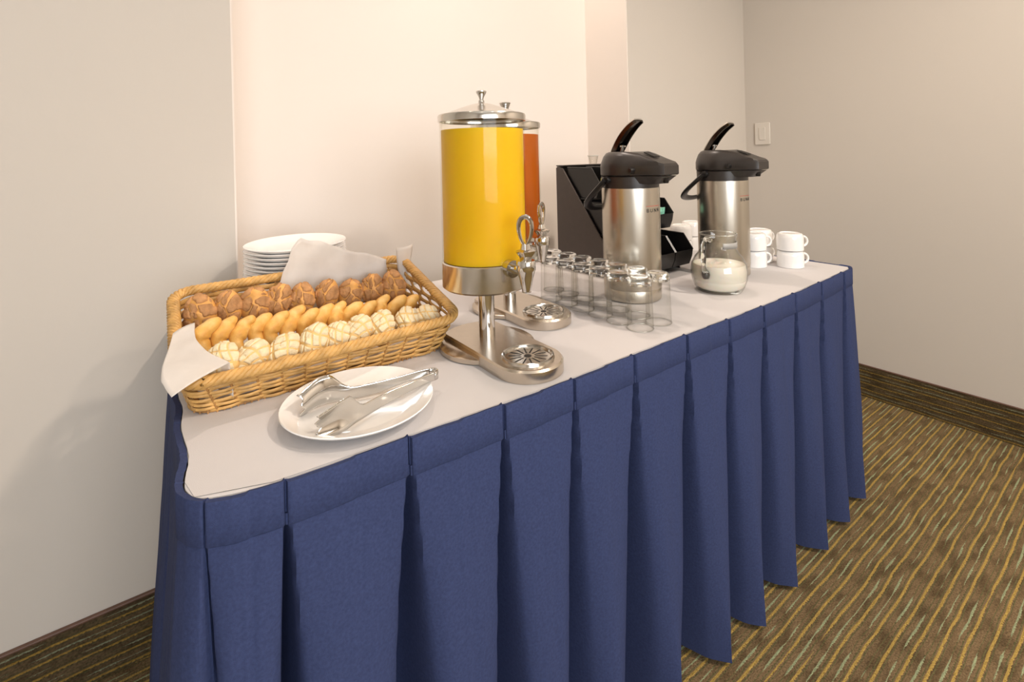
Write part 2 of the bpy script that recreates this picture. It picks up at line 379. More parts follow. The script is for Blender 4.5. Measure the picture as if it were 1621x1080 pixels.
# ---------------------------------------------------------------- table, cloth, skirt
T = .74
EDGE = [(.004,.748),(.004,.62),(-.001,.50),(.001,.34),(.006,.27),(.002,.20),(.008,.11),(.002,.055),(.003,.026),(.016,.001),(.05,-.015),(.104,-.024),(.263,-.030),(.417,-.037),(.562,-.040),(.722,-.037),(.891,-.036),(1.05,-.037),(1.205,-.037),(1.38,-.033),(1.553,-.027),(1.70,-.020),(1.79,-.015),(1.822,-.008),(1.834,.012),(1.835,.1),(1.835,.4),(1.835,.748)]
tb = thing('banquet_table', 'folding banquet table under the white cloth and blue skirt', 'table', (.915, .37, 0))
MB().prism(rrect(-.905, .905, -.375, .372, .02), .705, T-.002).build('tabletop', 'tabletop_grey', tb, 30)
for sx in (-1, 1):
    for sy in (-1, 1):
        MB().tube([(sx*.72, sy*.28, 0), (sx*.72, sy*.28, .705)], .014, 12).build('leg', 'leg_metal', tb)
    MB().tube([(sx*.72, -.28, .12), (sx*.72, .28, .12)], .009, 10).build('crossbar', 'leg_metal', tb)
path = catmull([(x, y, 0) for x, y in EDGE], 10)
L_ = [0]
for i in range(1, len(path)): L_.append(L_[-1]+(path[i]-path[i-1]).length)
def at(s):
    s = max(0, min(L_[-1]-1e-6, s))
    lo = 0; hi = len(L_)-1
    while hi-lo > 1:
        md = (lo+hi)//2
        if L_[md] <= s: lo = md
        else: hi = md
    t = (s-L_[lo])/(L_[hi]-L_[lo]); q = path[lo].lerp(path[hi], t)
    e = .02; i0 = max(0, lo-2); i1 = min(len(path)-1, hi+2); tg = (path[i1]-path[i0]).normalized()
    return q, tg, Vector((tg.y, -tg.x, 0))
# white cloth: top with a rolled edge, hanging a little way inside the skirt
def bound(pts, key, val, q):
    for a, b_ in zip(pts, pts[1:]):
        if (a[key]-q)*(b_[key]-q) <= 0 and abs(a[key]-b_[key]) > 1e-9: return a[val]+(b_[val]-a[val])*(q-a[key])/(b_[key]-a[key])
    return min(pts, key=lambda w_: abs(w_[key]-q))[val]
fr_ = [q for q in path if q.y < .03]; lf = [q for q in path if q.x < .3]; rg_ = [q for q in path if q.x > 1.6]
rows = []
for i in range(73):
    u = i/72; row = []
    for j in range(31):
        v = j/30; x = .915; y = .36
        for it in range(6):
            xl_ = bound(lf, 1, 0, y)+.0035; xr_ = bound(rg_, 1, 0, y)-.0035; x = xl_+(xr_-xl_)*u
            yf = bound(fr_, 0, 1, x)+.0035; y = yf+(.748-yf)*v
        row.append((x, y, T+.0004*noise.noise(Vector((x*5, y*7, 0)))))
    rows.append(row)
cl = MB().grid(rows); rings = []
for off, z in ((-.010, T-.0007), (-.0042, T-.0007), (-.0034, T-.0010), (-.0028, T-.004), (-.0028, T-.028)):
    ring = []
    for i in range(0, len(path)):
        i0 = max(0, i-2); i1 = min(len(path)-1, i+2); tg = (path[i1]-path[i0]).normalized(); nrm = Vector((tg.y, -tg.x, 0))
        q = path[i]+nrm*off; ring.append((q.x, min(q.y, .748), z))
    rings.append(ring)
cl.grid(list(map(list, zip(*rings))))
tag(cl.build('tablecloth', 'cloth_white', None, 24), 'white cloth covering the top of the buffet table', 'tablecloth')

# blue skirt
def s_of(x, side):   # arc length where the front path crosses x, or the left path crosses y
    best = min(range(len(path)), key=lambda i: (abs(path[i].x-x) if side == 'f' and path[i].y < .01 else 9) if side == 'f' else (abs(path[i].y-x) if path[i].x < .5 else 9))
    return L_[best]
folds = [0, .10, .19, .30, .42, .53, .63, .70] + [s_of(x, 'f') for x in (.024, .108, .266, .418, .566, .722, .888, 1.048, 1.205, 1.385, 1.56, 1.735)]
folds += [L_[-1]-.74+.02+k*.15 for k in range(5)] + [L_[-1]]
folds = sorted(folds)
def skirt_point(i, t, h, var):
    # box pleat i, t across it (0 and 1 at the inverted folds), h 0 at the header .. 1 at the hem
    s0, s1 = folds[i], folds[i+1]; left = s0 < .735; right = s0 > L_[-1]-.75
    q, tg, nr = at(s0+(s1-s0)*t)
    e = 1.5+15*(1-h)**1.5
    D = (.004+.155*h**.42)*var if not (left or right) else .001+.05*h**.6
    crest = .006+(.030 if not left else .052)*h
    x = abs(2*t-1); wg = .012+.085*h**.9
    lin = x**(1.15+4*(1-h)**1.3)
    gap = sstep(1-2*wg-.05-.38*h, 1.0, x)**(.75)
    v = lin*(.25+.40*h)*min(1, h*4)+gap*(.75-.40*h)
    lay = (.0022 if t < .5 and not left else 0)*(1-.6*h)
    fine = .0016*noise.noise(Vector((i*3.1+t*5, h*2.2, 1.7)))*(1+2*h) + .003*h*math.sin(11*t+i*2.3)
    sway = .010*h*math.sin(i*1.9+.6)
    o = q + nr*(crest-D*v+lay+fine) + tg*sway
    return Vector((o.x, min(o.y, .742), 0)), nr
PER = 36; ROWS = 30
TT = [.5-.5*math.cos(PI*k/PER) for k in range(PER)]
sk = thing('table_skirt', 'pleated navy blue skirt around the buffet table', 'table skirt', (0, 0, 0))
HDR = .052; P = []; PH = []
for i in range(len(folds)-1):
    var = .9+.2*rnd.random()
    for t in TT:
        col = []
        for j in range(ROWS+1):
            h = (j/ROWS)**1.3; zb = .014+.005*noise.noise(Vector((i*.9+t*1.5, 0, 0))); z = T-HDR+(zb-(T-HDR))*h
            q, nr = skirt_point(i, t, h, var)
            if j == 0: col.append((q.x, q.y, z+.014))
            col.append((q.x, q.y, z))
        P.append(col)
        g = 0 if .012 < t < .988 or folds[i] < .72 else .005
        q, nr = skirt_point(i, t, 0, var); a = q-nr*.0080; b1 = q+nr*(.0003-g); c1 = q+nr*(.0013-g); zt = T+.0025-(.0022 if t < .5 and folds[i] > .72 else 0)
        PH.append([(a.x, min(a.y, .745), T-.0006), (b1.x, min(b1.y, .745), zt), (c1.x, min(c1.y, .745), zt-.003), (c1.x, min(c1.y, .745), T-.025), (c1.x, min(c1.y, .745), T-HDR+.0015), (b1.x, min(b1.y, .745), T-HDR+.0002), (b1.x-nr.x*.002, min(b1.y-nr.y*.002, .745), T-HDR-.001)])
MB().grid(P).build('pleated_panel', 'skirt_blue', sk, 40)
MB().grid(PH).build('header_band', 'skirt_blue', sk, 40)

# ---------------------------------------------------------------- juice dispensers
def dispenser(loc, label, juice_mat, ridged=False, turn=-37):
    t = thing('juice_dispenser', label, 'juice dispenser', loc, 0, 'juice dispensers')
    # local origin: pole axis on the table
    MB().lathe([(0, 0), (.094, 0), (.097, .002), (.097, .010), (.094, .012), (0, .012)], 72).build('base_disc', 'steel_base', t)
    gy = -.138; rw = .065
    def stad(w_, back):
        front = circ(0, gy, w_, 28, -PI, 0, True)
        th = math.asin(w_/back); bk = circ(0, 0, back, 24, PI/2-th, PI/2+th, True)
        return front+bk
    bp_ = MB(); ringo = [(x, y) for x, y in stad(rw, .094)]
    bp_.loft([[(x, y, 0.0005) for x, y in stad(rw, .094)], [(x, y, .019) for x, y in stad(rw, .094)], [(x, y, .0225) for x, y in stad(rw-.003, .091)]]).build('base_plate', 'steel_base', t, 30)
    tr = MB().lathe([(0, .0228), (.043, .0228), (.0435, .0262), (.0455, .0272), (.048, .0262), (.049, .0215)], 56, Matrix.Translation((0, gy, 0.001))).build('drip_tray', 'steel', t)
    sl = MB()
    for k in range(14):
        sl.box(-.0013, .0013, .013, .036, .0236, .0241, Matrix.Translation((0, gy, .0)) @ Matrix.Rotation(2*PI*k/14, 4, 'Z'))
    sl.prism(circ(0, gy, .0068, 20), .0236, .0241); sl.build('drain_slots', 'slot_black', tr, 0)
    MB().lathe([(.0165, .022), (.0165, .14)], 40).build('pole', 'steel_polished', t)
    MB().lathe([(0, .127), (.084, .127), (.0885, .131), (.0885, .179), (.086, .181), (0, .181)], 72).build('metal_collar', 'steel', t)
    MB().lathe([(.0862, .179), (.0872, .181), (.0872, .466), (.0845, .466), (.0845, .181)], 72).build('jar', 'glass_jar', t)
    MB().lathe([(0, .182), (.0843, .182), (.0843, .446), (0, .446)], 72).build('juice', juice_mat, t)
    ld_ = MB().lathe([(.086, .463), (.090, .463), (.0905, .474), (.089, .477), (.075, .480), (.045, .491), (.022, .4985), (.010, .501), (0, .501)], 72).build('lid', 'steel', t)
    kp = [(0, .499), (.0062, .499), (.0062, .506), (.0042, .509), (.0060, .515), (.0108, .523), (.0108, .526), (.009, .527), (0, .5265)]
    if ridged: kp = [(0, .499), (.005, .499), (.005, .504)] + [q for k in range(6) for q in ((.0055+.0016*k, .505+.0044*k), (.0075+.0016*k, .507+.0044*k), (.0062+.0016*k, .5088+.0044*k))] + [(0, .5325)]
    MB().lathe(kp, 32).build('knob', 'steel_polished', ld_)
    tap = MB().tube([(0, -.083, .176), (0, -.100, .176)], .0165, 24).tube([(0, -.098, .176), (0, -.130, .178)], .0085, 20).build('tap', 'steel_polished', t)
    ty = -.139
    MB().lathe([(.009, .141), (.0075, .1405), (.0078, .141), (.0125, .165), (.0168, .180), (.0178, .1815), (.0178, .197), (.0165, .199), (.006, .199)], 36, Matrix.Translation((0, ty, 0))).build('spout', 'steel_polished', tap)
    hd = MB().loft([[(x*a, y*a+ty, z) for x, y in rrect(-1, 1, -1, 1, .3)] for a, z in ((.008, .198), (.009, .205), (.014, .213), (.0145, .216), (.008, .219), (.0065, .226), (.006, .229))])
    ca, sa_ = math.cos(R(turn)), math.sin(R(turn)); hw_ = lambda a: .0150*math.cos(a)*(.78+.22*math.sin(a))
    ring = [(hw_(a)*ca, ty+hw_(a)*sa_, .2525+.0262*math.sin(a)) for a in [2*PI*k/40-PI/2 for k in range(40)]]
    rad = [.0028+.0020*(.5+.5*math.sin(2*PI*k/40-PI/2)) for k in range(40)]
    hd.tube(ring, rad, 10, closed=True, flat=1.0).build('tap_handle', 'lever_chrome', tap)
    return t
dispenser((.528, .178, T), 'juice dispenser filled with bright yellow juice, beside the bread basket', 'juice_yellow')
dispenser((.715, .362, T), 'juice dispenser of dark orange juice, behind the yellow one', 'juice_orange', True, 25)

# ---------------------------------------------------------------- airpots
def airpot(loc, label):
    t = thing('airpot', label, 'airpot', loc, 0, 'lever airpots')
    z = lambda v: v-T
    MB().lathe([(0, 0.001), (.074, .001), (.0765, .004), (.0765, .030), (.0760, .0315), (.0775, .033), (.0775, z(1.040)), (.070, z(1.042)), (0, z(1.042))], 72).build('body', 'steel_brushed', t)
    # head: plan outlines, round at the back and drawn out to a blunt nose at the front
    def outline(rb, nose, hw, n=44, dy=0):
        pts = circ(0, dy, rb, n, R(-28), R(208), True)
        pts += [(-hw-(rb*.883-hw)*.28, -rb*.95), (-hw, nose+.010), (-hw+.009, nose), (hw-.009, nose), (hw, nose+.010), (hw+(rb*.883-hw)*.28, -rb*.95)]
        return pts
    def lev(rb, nose, hw, zz, tilt=0, zc=None):
        out = []
        for x, y in outline(rb, nose, hw):
            q = zz
            if zc is not None: q = min(zz, zc(y))
            out.append((x, y, z(q)))
        return out
    sl = lambda a: (lambda y: a if y > -.035 else a-(-.035-y)*.36)
    MB().lathe([(.072, z(1.036)), (.0765, z(1.037)), (.0775, z(1.070)), (.072, z(1.072))], 64).build('neck_collar', 'plastic_dark', t)
    MB().loft([lev(.0765, -.110, .030, 1.0715), lev(.079, -.118, .033, 1.0735)]).build('head_base', 'plastic_dark', t, 40)
    MB().loft([[(x, y, z(1.052) if y < -.07 else z(1.0715)) for x, y in outline(.074, -.105, .026)], lev(.0765, -.132, .034, 1.0725)]).build('nose_underside', 'plastic_dark', t, 40)
    hd = MB().loft([lev(.0785, -.133, .036, 1.0745), lev(.0795, -.136, .038, 1.077), lev(.0795, -.136, .038, 1.098, zc=sl(1.140)), lev(.077, -.132, .036, 1.108, zc=sl(1.139)),
                    lev(.071, -.122, .032, 1.124, zc=sl(1.139)), lev(.063, -.108, .028, 1.134, zc=sl(1.139)), lev(.055, -.098, .024, 1.137, zc=sl(1.139))]).build('pump_head', 'plastic_dark', t, 32)
    MB().box(-.012, .012, -.092, -.058, z(1.1150), z(1.1170), Matrix.Translation((0, .0, .0115)) @ Matrix.Translation((0, -.075, z(1.115))) @ Matrix.Rotation(R(20), 4, 'X') @ Matrix.Translation((0, .075, -z(1.115)))).build('lever_recess', 'slot_black', hd, 0)
    for s in (-1, 1):
        MB().lathe([(0, .006), (.006, .006), (.0078, .001), (.0078, -.006)], 20, Matrix.Translation((s*.0615, -.058, z(1.087))) @ Matrix.Rotation(s*PI/2, 4, 'Y')).build('side_button', 'plastic_black', hd)
    MB().lathe([(0, z(1.0535)), (.0055, z(1.0535)), (.007, z(1.056)), (.008, z(1.066))], 20, Matrix.Translation((0, -.118, 0))).build('spout', 'plastic_black', t)
    # lever raised off the head
    lp = catmull([(0, .050, z(1.130)), (0, .038, z(1.148)), (0, .015, z(1.178)), (0, -.012, z(1.203)), (0, -.036, z(1.2175))], 6)
    lv = MB(); rings = []
    for k, q in enumerate(lp):
        f = k/(len(lp)-1); hw = .017+.005*math.sin(f*PI); th = .010-.006*f
        tg = (lp[min(k+1, len(lp)-1)]-lp[max(k-1, 0)]).normalized(); nn = Vector((0, -tg.z, tg.y))
        if nn.y > 0: nn = -nn
        a = q - nn*.004; b_ = q+nn*th
        rings.append([(-hw, a.y, a.z), (0, a.y-nn.y*.003, a.z-nn.z*.003), (hw, a.y, a.z), (hw*.9, b_.y, b_.z), (hw*.7, b_.y, b_.z), (hw*.66, q.y, q.z), (-hw*.66, q.y, q.z), (-hw*.7, b_.y, b_.z), (-hw*.9, b_.y, b_.z)])
    le = lv.loft(rings).build('lever', 'lever_dark', t, 40)
    rings = []
    for k, q in enumerate(lp):
        f = k/(len(lp)-1); hw = .0175+.005*math.sin(f*PI)
        tg = (lp[min(k+1, len(lp)-1)]-lp[max(k-1, 0)]).normalized(); nn = Vector((0, -tg.z, tg.y))
        if nn.y > 0: nn = -nn
        a = q - nn*.0045; c_ = q-nn*.0095
        rings.append([(-hw, a.y, a.z), (hw, a.y, a.z), (hw*.8, c_.y, c_.z), (-hw*.8, c_.y, c_.z)])
    MB().loft(rings).build('lever_top_plate', 'lever_satin', le, 40)
    MB().tube([(0, .030, z(1.134)), (0, .024, z(1.156))], .0055, 14).tube([(-.012, .026, z(1.152)), (.012, .026, z(1.152))], .004, 12).build('piston_rod', 'lever_chrome', le)
    # bail handle swung to the back
    hp = []
    for k in range(25):
        a = PI*k/24; x = -.0865*math.cos(a); d = .128*min(1, math.sin(a)**.35 if 0 < k < 24 else 0)
        hp.append((x, .010+d*.80, z(1.062)-d*.66))
    MB().tube(hp, .0056, 12, flat=2.2).build('bail_handle', 'plastic_black', t)
    for s in (-1, 1):
        MB().lathe([(0, .009), (.009, .009), (.011, 0)], 20, Matrix.Translation((s*.0775, .010, z(1.062))) @ Matrix.Rotation(s*PI/2, 4, 'Y')).build('handle_pivot', 'plastic_black', t)
    MB().box(-.010, .010, .078, .086, z(1.062), z(1.108)).build('lid_latch', 'plastic_black', t, 0, bevel=.002)
    # lettering on the front of the body
    def wrap(o, zc, hw):
        for v in o.vertices:
            a = -PI/2+v.co.x/.0775; rr2 = .0778+v.co.z
            v.co = (rr2*math.cos(a), rr2*math.sin(a), zc+v.co.y)
    cu = bpy.data.curves.new('brand', 'FONT'); cu.body = 'BUNN'; cu.size = .0138; cu.align_x = 'CENTER'; cu.extrude = .0002; cu.space_character = 1.5
    to = bpy.data.objects.new('brand', cu); C.objects.link(to)
    dg = bpy.context.evaluated_depsgraph_get(); dg.update(); me = bpy.data.meshes.new_from_object(to.evaluated_get(dg)); bpy.data.objects.remove(to); bpy.data.curves.remove(cu)
    wrap(me, z(.977), 0); me.materials.clear(); me.materials.append(MATS['ink_black'])
    lo = bpy.data.objects.new('lettering', me); C.objects.link(lo); lo.parent = t
    bx = MB()
    for k in range(16): bx.box(-.026+.00325*k, -.026+.00325*(k+1), 0, .0011, 0, .0002)
    o = bx.build('red_line', 'ink_red', t, 0); wrap(o.data, z(.9925), 0)
    return t
ap = airpot((1.033, .227, T), 'stainless lever airpot behind the drinking glasses')
dup(ap, (1.4625, .216, T), 'stainless lever airpot behind the milk jug, beside the mugs')

# ---------------------------------------------------------------- drinking glasses, upside down
gw = MB().lathe([(.0290, .0012), (.0268, .090), (.0262, .103)], 48).mesh('wall', 'glass_clear', 50)
gb = MB().lathe([(0, .1012), (.018, .1008), (.0246, .0975), (.0264, .0975), (.0258, .108), (.0238, .1142), (.021, .1155), (.017, .1150), (.013, .1138), (0, .1130)], 48).mesh('base', 'glass_solid', 50)
gr_ = MB().lathe([(.0290+.0009*math.cos(2*PI*k/8), .0011+.0010*math.sin(2*PI*k/8)) for k in range(8)], 48, closed=True).mesh('rim', 'glass_solid', 80)
def glass_at(x, y, lab):
    t = thing('drinking_glass', lab, 'glass', (x, y, T+.0004), 0, 'upturned drinking glasses')
    for nm, me in (('wall', gw), ('base', gb), ('rim', gr_)):
        o = bpy.data.objects.new(nm, me); C.objects.link(o); o.parent = t
ordA = ['nearest the table edge', 'second from the table edge', 'third from the table edge', 'fourth from the table edge', 'fifth from the table edge', 'farthest from the table edge']
ordB = ordA[:5]+['sixth from the table edge', 'farthest from the table edge']
for k in range(6): glass_at(.852-.001*(k % 2), .0505+.0612*k, 'upturned clear glass in the row beside the dispensers, '+ordA[k])
for k in range(7): glass_at(.9145+.001*(k % 2), .0495+.0620*k, 'upturned clear glass in the row beside the airpot, '+ordB[k])

# ---------------------------------------------------------------- milk jug
jg = thing('milk_jug', 'round clear glass jug half full of milk', 'jug', (1.265, .113, T))
jp = [(0, .0005), (.056, .0005), (.060, .002), (.067, .015), (.0735, .035), (.0755, .055), (.0725, .076), (.064, .094), (.0535, .107), (.0475, .118), (.0455, .130), (.0465, .145), (.0495, .157), (.0505, .160)]
inn = [(max(0, r_-.0028), z_+.0002) if i > 3 else (max(0, r_-.003), z_+.006) for i, (r_, z_) in enumerate(jp)]
MB().lathe(jp+inn[::-1], 64).build('glass_body', 'glass_clear', jg, 50)
mp_ = [(0, .0075), (.054, .0075), (.0640, .0155), (.0703, .035), (.0723, .055), (.0698, .072), (.068, .0765), (0, .0765)]
MB().lathe(mp_, 64).build('milk', 'milk', jg)
ha = R(186)
hpts = catmull([(.046, 0, .146), (.058, 0, .153), (.075, 0, .150), (.086, 0, .132), (.088, 0, .105), (.085, 0, .080), (.079, 0, .062), (.074, 0, .052)], 5)
Mh = Matrix.Rotation(ha, 4, 'Z')
hb = MB().tube([Mh @ q for q in hpts], [.0065+.001*math.sin(k) for k in range(len(hpts))], 12)
hb.lathe([(0, -.012), (.008, -.010), (.0115, 0), (.008, .010), (0, .012)], 20, Mh @ Matrix.Translation((.0765, 0, .056)))
hb.build('handle', 'glass_solid', jg, 60)
MB().lathe([(.0492+.0016*math.cos(2*PI*k/8), .160+.0014*math.sin(2*PI*k/8)) for k in range(8)], 56, closed=True).build('rim', 'glass_solid', jg, 80)
bd = MB(); rows = []
for k in range(25):
    a = R(-135)+R(100)*k/24; rows.append([(.0488*math.cos(a), .0488*math.sin(a), .123), (.0488*math.cos(a), .0488*math.sin(a), .139)])
bd.grid(rows).build('neck_band', 'band_grey', jg, 60, solid=.0008)

# ---------------------------------------------------------------- mugs, upside down
mg = thing('coffee_mug', 'white mug at the table corner, bottom one of the right stack', 'mug', (1.702, .122, T+.0005), R(-35), 'upturned white mugs')
MB().lathe([(.0395, .0), (.0408, .0015), (.0408, .040), (.0398, .048), (.0365, .0545), (.031, .0565), (.030, .0545), (0, .0545)], 48).build('mug_body', 'china', mg)
MB().tube([(.0395+.020*math.sin(a)**.8 if 0 < a < PI else .0395, 0, .027+.0165*math.cos(a)) for a in [PI*k/14 for k in range(15)]], .0038, 10, flat=1.2).build('handle', 'china', mg)
for (x, y, lv_, rz, lab) in [(1.702, .122, 1, -33, 'white mug at the table corner, top one of the right stack'),
        (1.622, .205, 0, -35, 'white mug beside the rear airpot, bottom one of the middle stack'), (1.622, .205, 1, -37, 'white mug beside the rear airpot, top one of the middle stack'),
        (1.716, .232, 0, -20, 'white mug behind the other corner mugs, bottom of its stack'), (1.716, .232, 1, -20, 'white mug behind the other corner mugs, top of its stack'),
        (1.625, .492, 0, 40, 'white mug behind the black organizer, bottom of the nearer stack'), (1.625, .492, 1, 40, 'white mug behind the black organizer, top of the nearer stack'),
        (1.735, .520, 0, 60, 'white mug near the pier wall, bottom of the farther stack'), (1.735, .520, 1, 60, 'white mug near the pier wall, top of the farther stack')]:
    dup(mg, (x, y, T+.0005+lv_*.0569), lab, R(rz))

# ---------------------------------------------------------------- condiment organizer
OX0, OX1 = 1.122, 1.420
og = thing('condiment_organizer', 'black tiered plastic condiment organizer behind the airpots', 'organizer', (OX0, .64, T))
zz = lambda v: v-T
side = [(.0, .0005), (0, zz(1.090)), (-.010, zz(1.094)), (-.034, zz(1.088)), (-.212, zz(.862)), (-.275, zz(.785)), (-.29, .0005)]
for x in (0, OX1-OX0-.006):
    M_ = Matrix(((0, 0, 1, x), (1, 0, 0, 0), (0, 1, 0, 0), (0, 0, 0, 1)))
    MB().prism(side, 0, .006, M_).build('side_panel', 'organizer_side', og, 30, bevel=.0015)
MB().box(.006, OX1-OX0-.006, -.006, 0, .001, zz(1.094)).build('back_panel', 'plastic_dark', og, 0)
MB().box(.0, OX1-OX0, -.042, 0.0, zz(1.0945), zz(1.099)).build('top_shelf', 'plastic_dark', og, 0, bevel=.002)
bw = (OX1-OX0-.016)/3
def bin_mesh(wd):
    # local: x 0..wd, y 0 (back) .. -d, z 0..h ; open top with a low slanted front
    sp = [(0, 0), (0, .100), (-.115, .098), (-.150, .050), (-.146, .026), (-.135, 0)]
    o = MB()
    for x in (0, wd-.003):
        o.prism(sp, 0, .003, Matrix(((0, 0, 1, x), (1, 0, 0, 0), (0, 1, 0, 0), (0, 0, 0, 1))))
    o.box(.003, wd-.003, -.003, 0, 0, .100)
    o.box(.003, wd-.003, -.135, 0, 0, .003)
    o.add([(.003, -.135, 0), (wd-.003, -.135, 0), (wd-.003, -.146, .026), (.003, -.146, .026), (.003, -.150, .050), (wd-.003, -.150, .050),
           (.003, -.131, .003), (wd-.003, -.131, .003), (wd-.003, -.142, .027), (.003, -.142, .027), (.003, -.146, .050), (wd-.003, -.146, .050)],
          [(0, 1, 2, 3), (3, 2, 5, 4), (7, 6, 9, 8), (8, 9, 10, 11), (4, 5, 11, 10)])
    # thin lip along the opening
    for x in (-.0015, wd-.0025):
        o.tube([(x+.002, 0, .100), (x+.002, -.115, .098), (x+.002, -.150, .050)], .0028, 6)
    return o
bmesh0 = bin_mesh(bw-.004).mesh('bin', 'plastic_black', 30)
for tier in range(3):
    for c_ in range(3):
        o = bpy.data.objects.new('bin', bmesh0); C.objects.link(o); o.parent = og
        o.location = (.008+c_*bw+.002, -.050-.073*tier, zz(.990)-.1135*tier)
    if tier < 2: MB().box(.006, OX1-OX0-.006, -.160-.073*tier, -.006, zz(.990)-.1135*tier-.006, zz(.990)-.1135*tier-.001).build('tier_shelf', 'plastic_black', og, 0)
# contents of the bins
def packet(x, y, z, mat, lab, tilt=12, h=.062, wd=.05, rz=0):
    o = MB().loft([[(-wd/2, -.0004, 0), (wd/2, -.0004, 0), (wd/2, .0004, 0), (-wd/2, .0004, 0)], [(-wd/2, -.002, h*.2), (wd/2, -.002, h*.2), (wd/2, .002, h*.2), (-wd/2, .002, h*.2)],
                   [(-wd/2, -.002, h*.8), (wd/2, -.002, h*.8), (wd/2, .002, h*.8), (-wd/2, .002, h*.8)], [(-wd/2, -.0004, h), (wd/2, -.0004, h), (wd/2, .0004, h), (-wd/2, .0004, h)]]).build('sweetener_packet', mat, None, 30)
    o.location = (x, y, z); o.rotation_euler = (R(tilt), 0, R(rz)); tag(o, lab, 'packet'); return o
bx = lambda c_: OX0+.008+c_*bw+bw/2
packet(bx(0)+.004, .64-.050-.128, .9945, 'packet_yellow', 'yellow sweetener packet in the top bin of the organizer', 6)
packet(bx(2)-.006, .64-.123-.120, .8815, 'packet_green', 'mint green sweetener packet in the middle bin of the organizer', 14, .068)
packet(bx(2)-.004, .64-.123-.106, .8815, 'packet_white', 'white sweetener packet behind the mint green packet', 12, .066)
cup = thing('stirrer_cup', 'small clear plastic cup on top of the organizer', 'cup', (1.285, .618, 1.0992))
MB().lathe([(0, .0005), (.013, .0005), (.0185, .030), (.0195, .031), (.0175, .030), (.012, .002), (0, .002)], 32).build('cup_wall', 'glass_clear', cup)
MB().lathe([(.0188, .0285), (.0205, .0295), (.0205, .0315), (.0185, .0315)], 32).build('rolled_rim', 'packet_white', cup)

# ---------------------------------------------------------------- plates
def plate_prof(r_, h):
    return [(0, .004), (r_*.60, .004), (r_*.72, .007), (r_*.96, h-.002), (r_, h-.0006), (r_+.0008, h-.002), (r_*.985, h-.0048), (r_*.75, .0025), (r_*.62, .0), (r_*.58, 0), (r_*.56, .0018), (0, .0018)]
pm = MB().lathe(plate_prof(.115, .019), 72).mesh('dinner_plate', 'china', 60)
NPL = 20
wn_ = ['top', 'second from the top', 'third from the top', 'fourth from the top', 'fifth from the top', 'sixth from the top', 'seventh from the top', 'eighth from the top']
for k in range(NPL):
    o = bpy.data.objects.new('dinner_plate', pm); C.objects.link(o)
    o.location = (.2545+rnd.uniform(-.0012, .0012), .612+rnd.uniform(-.0012, .0012), T+.0005+k*.0092)
    j = NPL-1-k
    if j == 0: o.location.z += .002; o.rotation_euler = (R(1.3), R(-.7), 0)
    tag(o, ('white plate in the stack behind the basket, '+wn_[j]) if j < 8 else 'white plate low in the stack, hidden by the bread basket', 'plate', 'stacked white plates')
sp = MB().lathe(plate_prof(.113, .021), 80).build('serving_plate', 'china', None, 60); sp.location = (.232, .085, T+.0008)
tag(sp, 'round white plate holding the metal tongs, in front of the basket', 'plate')

# ---------------------------------------------------------------- tongs lying on the plate
tg_ = thing('serving_tongs', 'stainless steel pastry tongs lying open on the white plate', 'tongs', (.25, .08, T+.0065))
def arm(pts, wid, zlow, head_in):
    # pts in plan, a strip standing on its edge; the head is a cupped, toothed blade
    pc = catmull(pts, 8); n = len(pc); P = []
    NV = 9
    for k, q in enumerate(pc):
        f = k/(n-1); tgv = (pc[min(k+1, n-1)]-pc[max(k-1, 0)]).normalized(); nr = Vector((tgv.y, -tgv.x, 0))*head_in
        wd = wid(f); z0 = zlow(f); row = []
        for j in range(NV):
            v = j/(NV-1); cupd = (.009*sstep(.5, .85, f))*(2*v-1)**2
            tooth = .010*abs(math.sin(v*PI*2.5))*sstep(.86, 1, f)
            row.append(tuple(q + nr*cupd + tgv*tooth + Vector((0, 0, z0+wd*v))))
        P.append(row)
    return MB().grid(P)
wid = lambda f: .013+.006*sstep(.15, .5, f)+.026*sstep(.52, .72, f)-.010*sstep(.8, 1, f)
A0 = (.25, .08)
def pl(l): return [(x-A0[0], y-A0[1], 0) for x, y in l]
zl = lambda f: .016-.015*sstep(.0, .55, f)
arm(pl([(.350, .080), (.31, .092), (.27, .103), (.215, .116), (.185, .114), (.158, .100)]), wid, zl, 1).build('arm', 'steel_polished', tg_, 60, solid=.0013)
arm(pl([(.350, .060), (.31, .060), (.26, .056), (.215, .042), (.188, .034), (.162, .030)]), wid, zl, -1).build('arm', 'steel_polished', tg_, 60, solid=.0013)
rows = []
for k in range(17):
    a = -PI/2+PI*k/16; x = .350+.0095*math.cos(a)-A0[0]; y = .070+.010*math.sin(a)-A0[1]; rows.append([(x, y, .016), (x, y, .0225), (x, y, .029)])
MB().grid(rows).build('spring_bend', 'steel_polished', tg_, 60, solid=.0013)

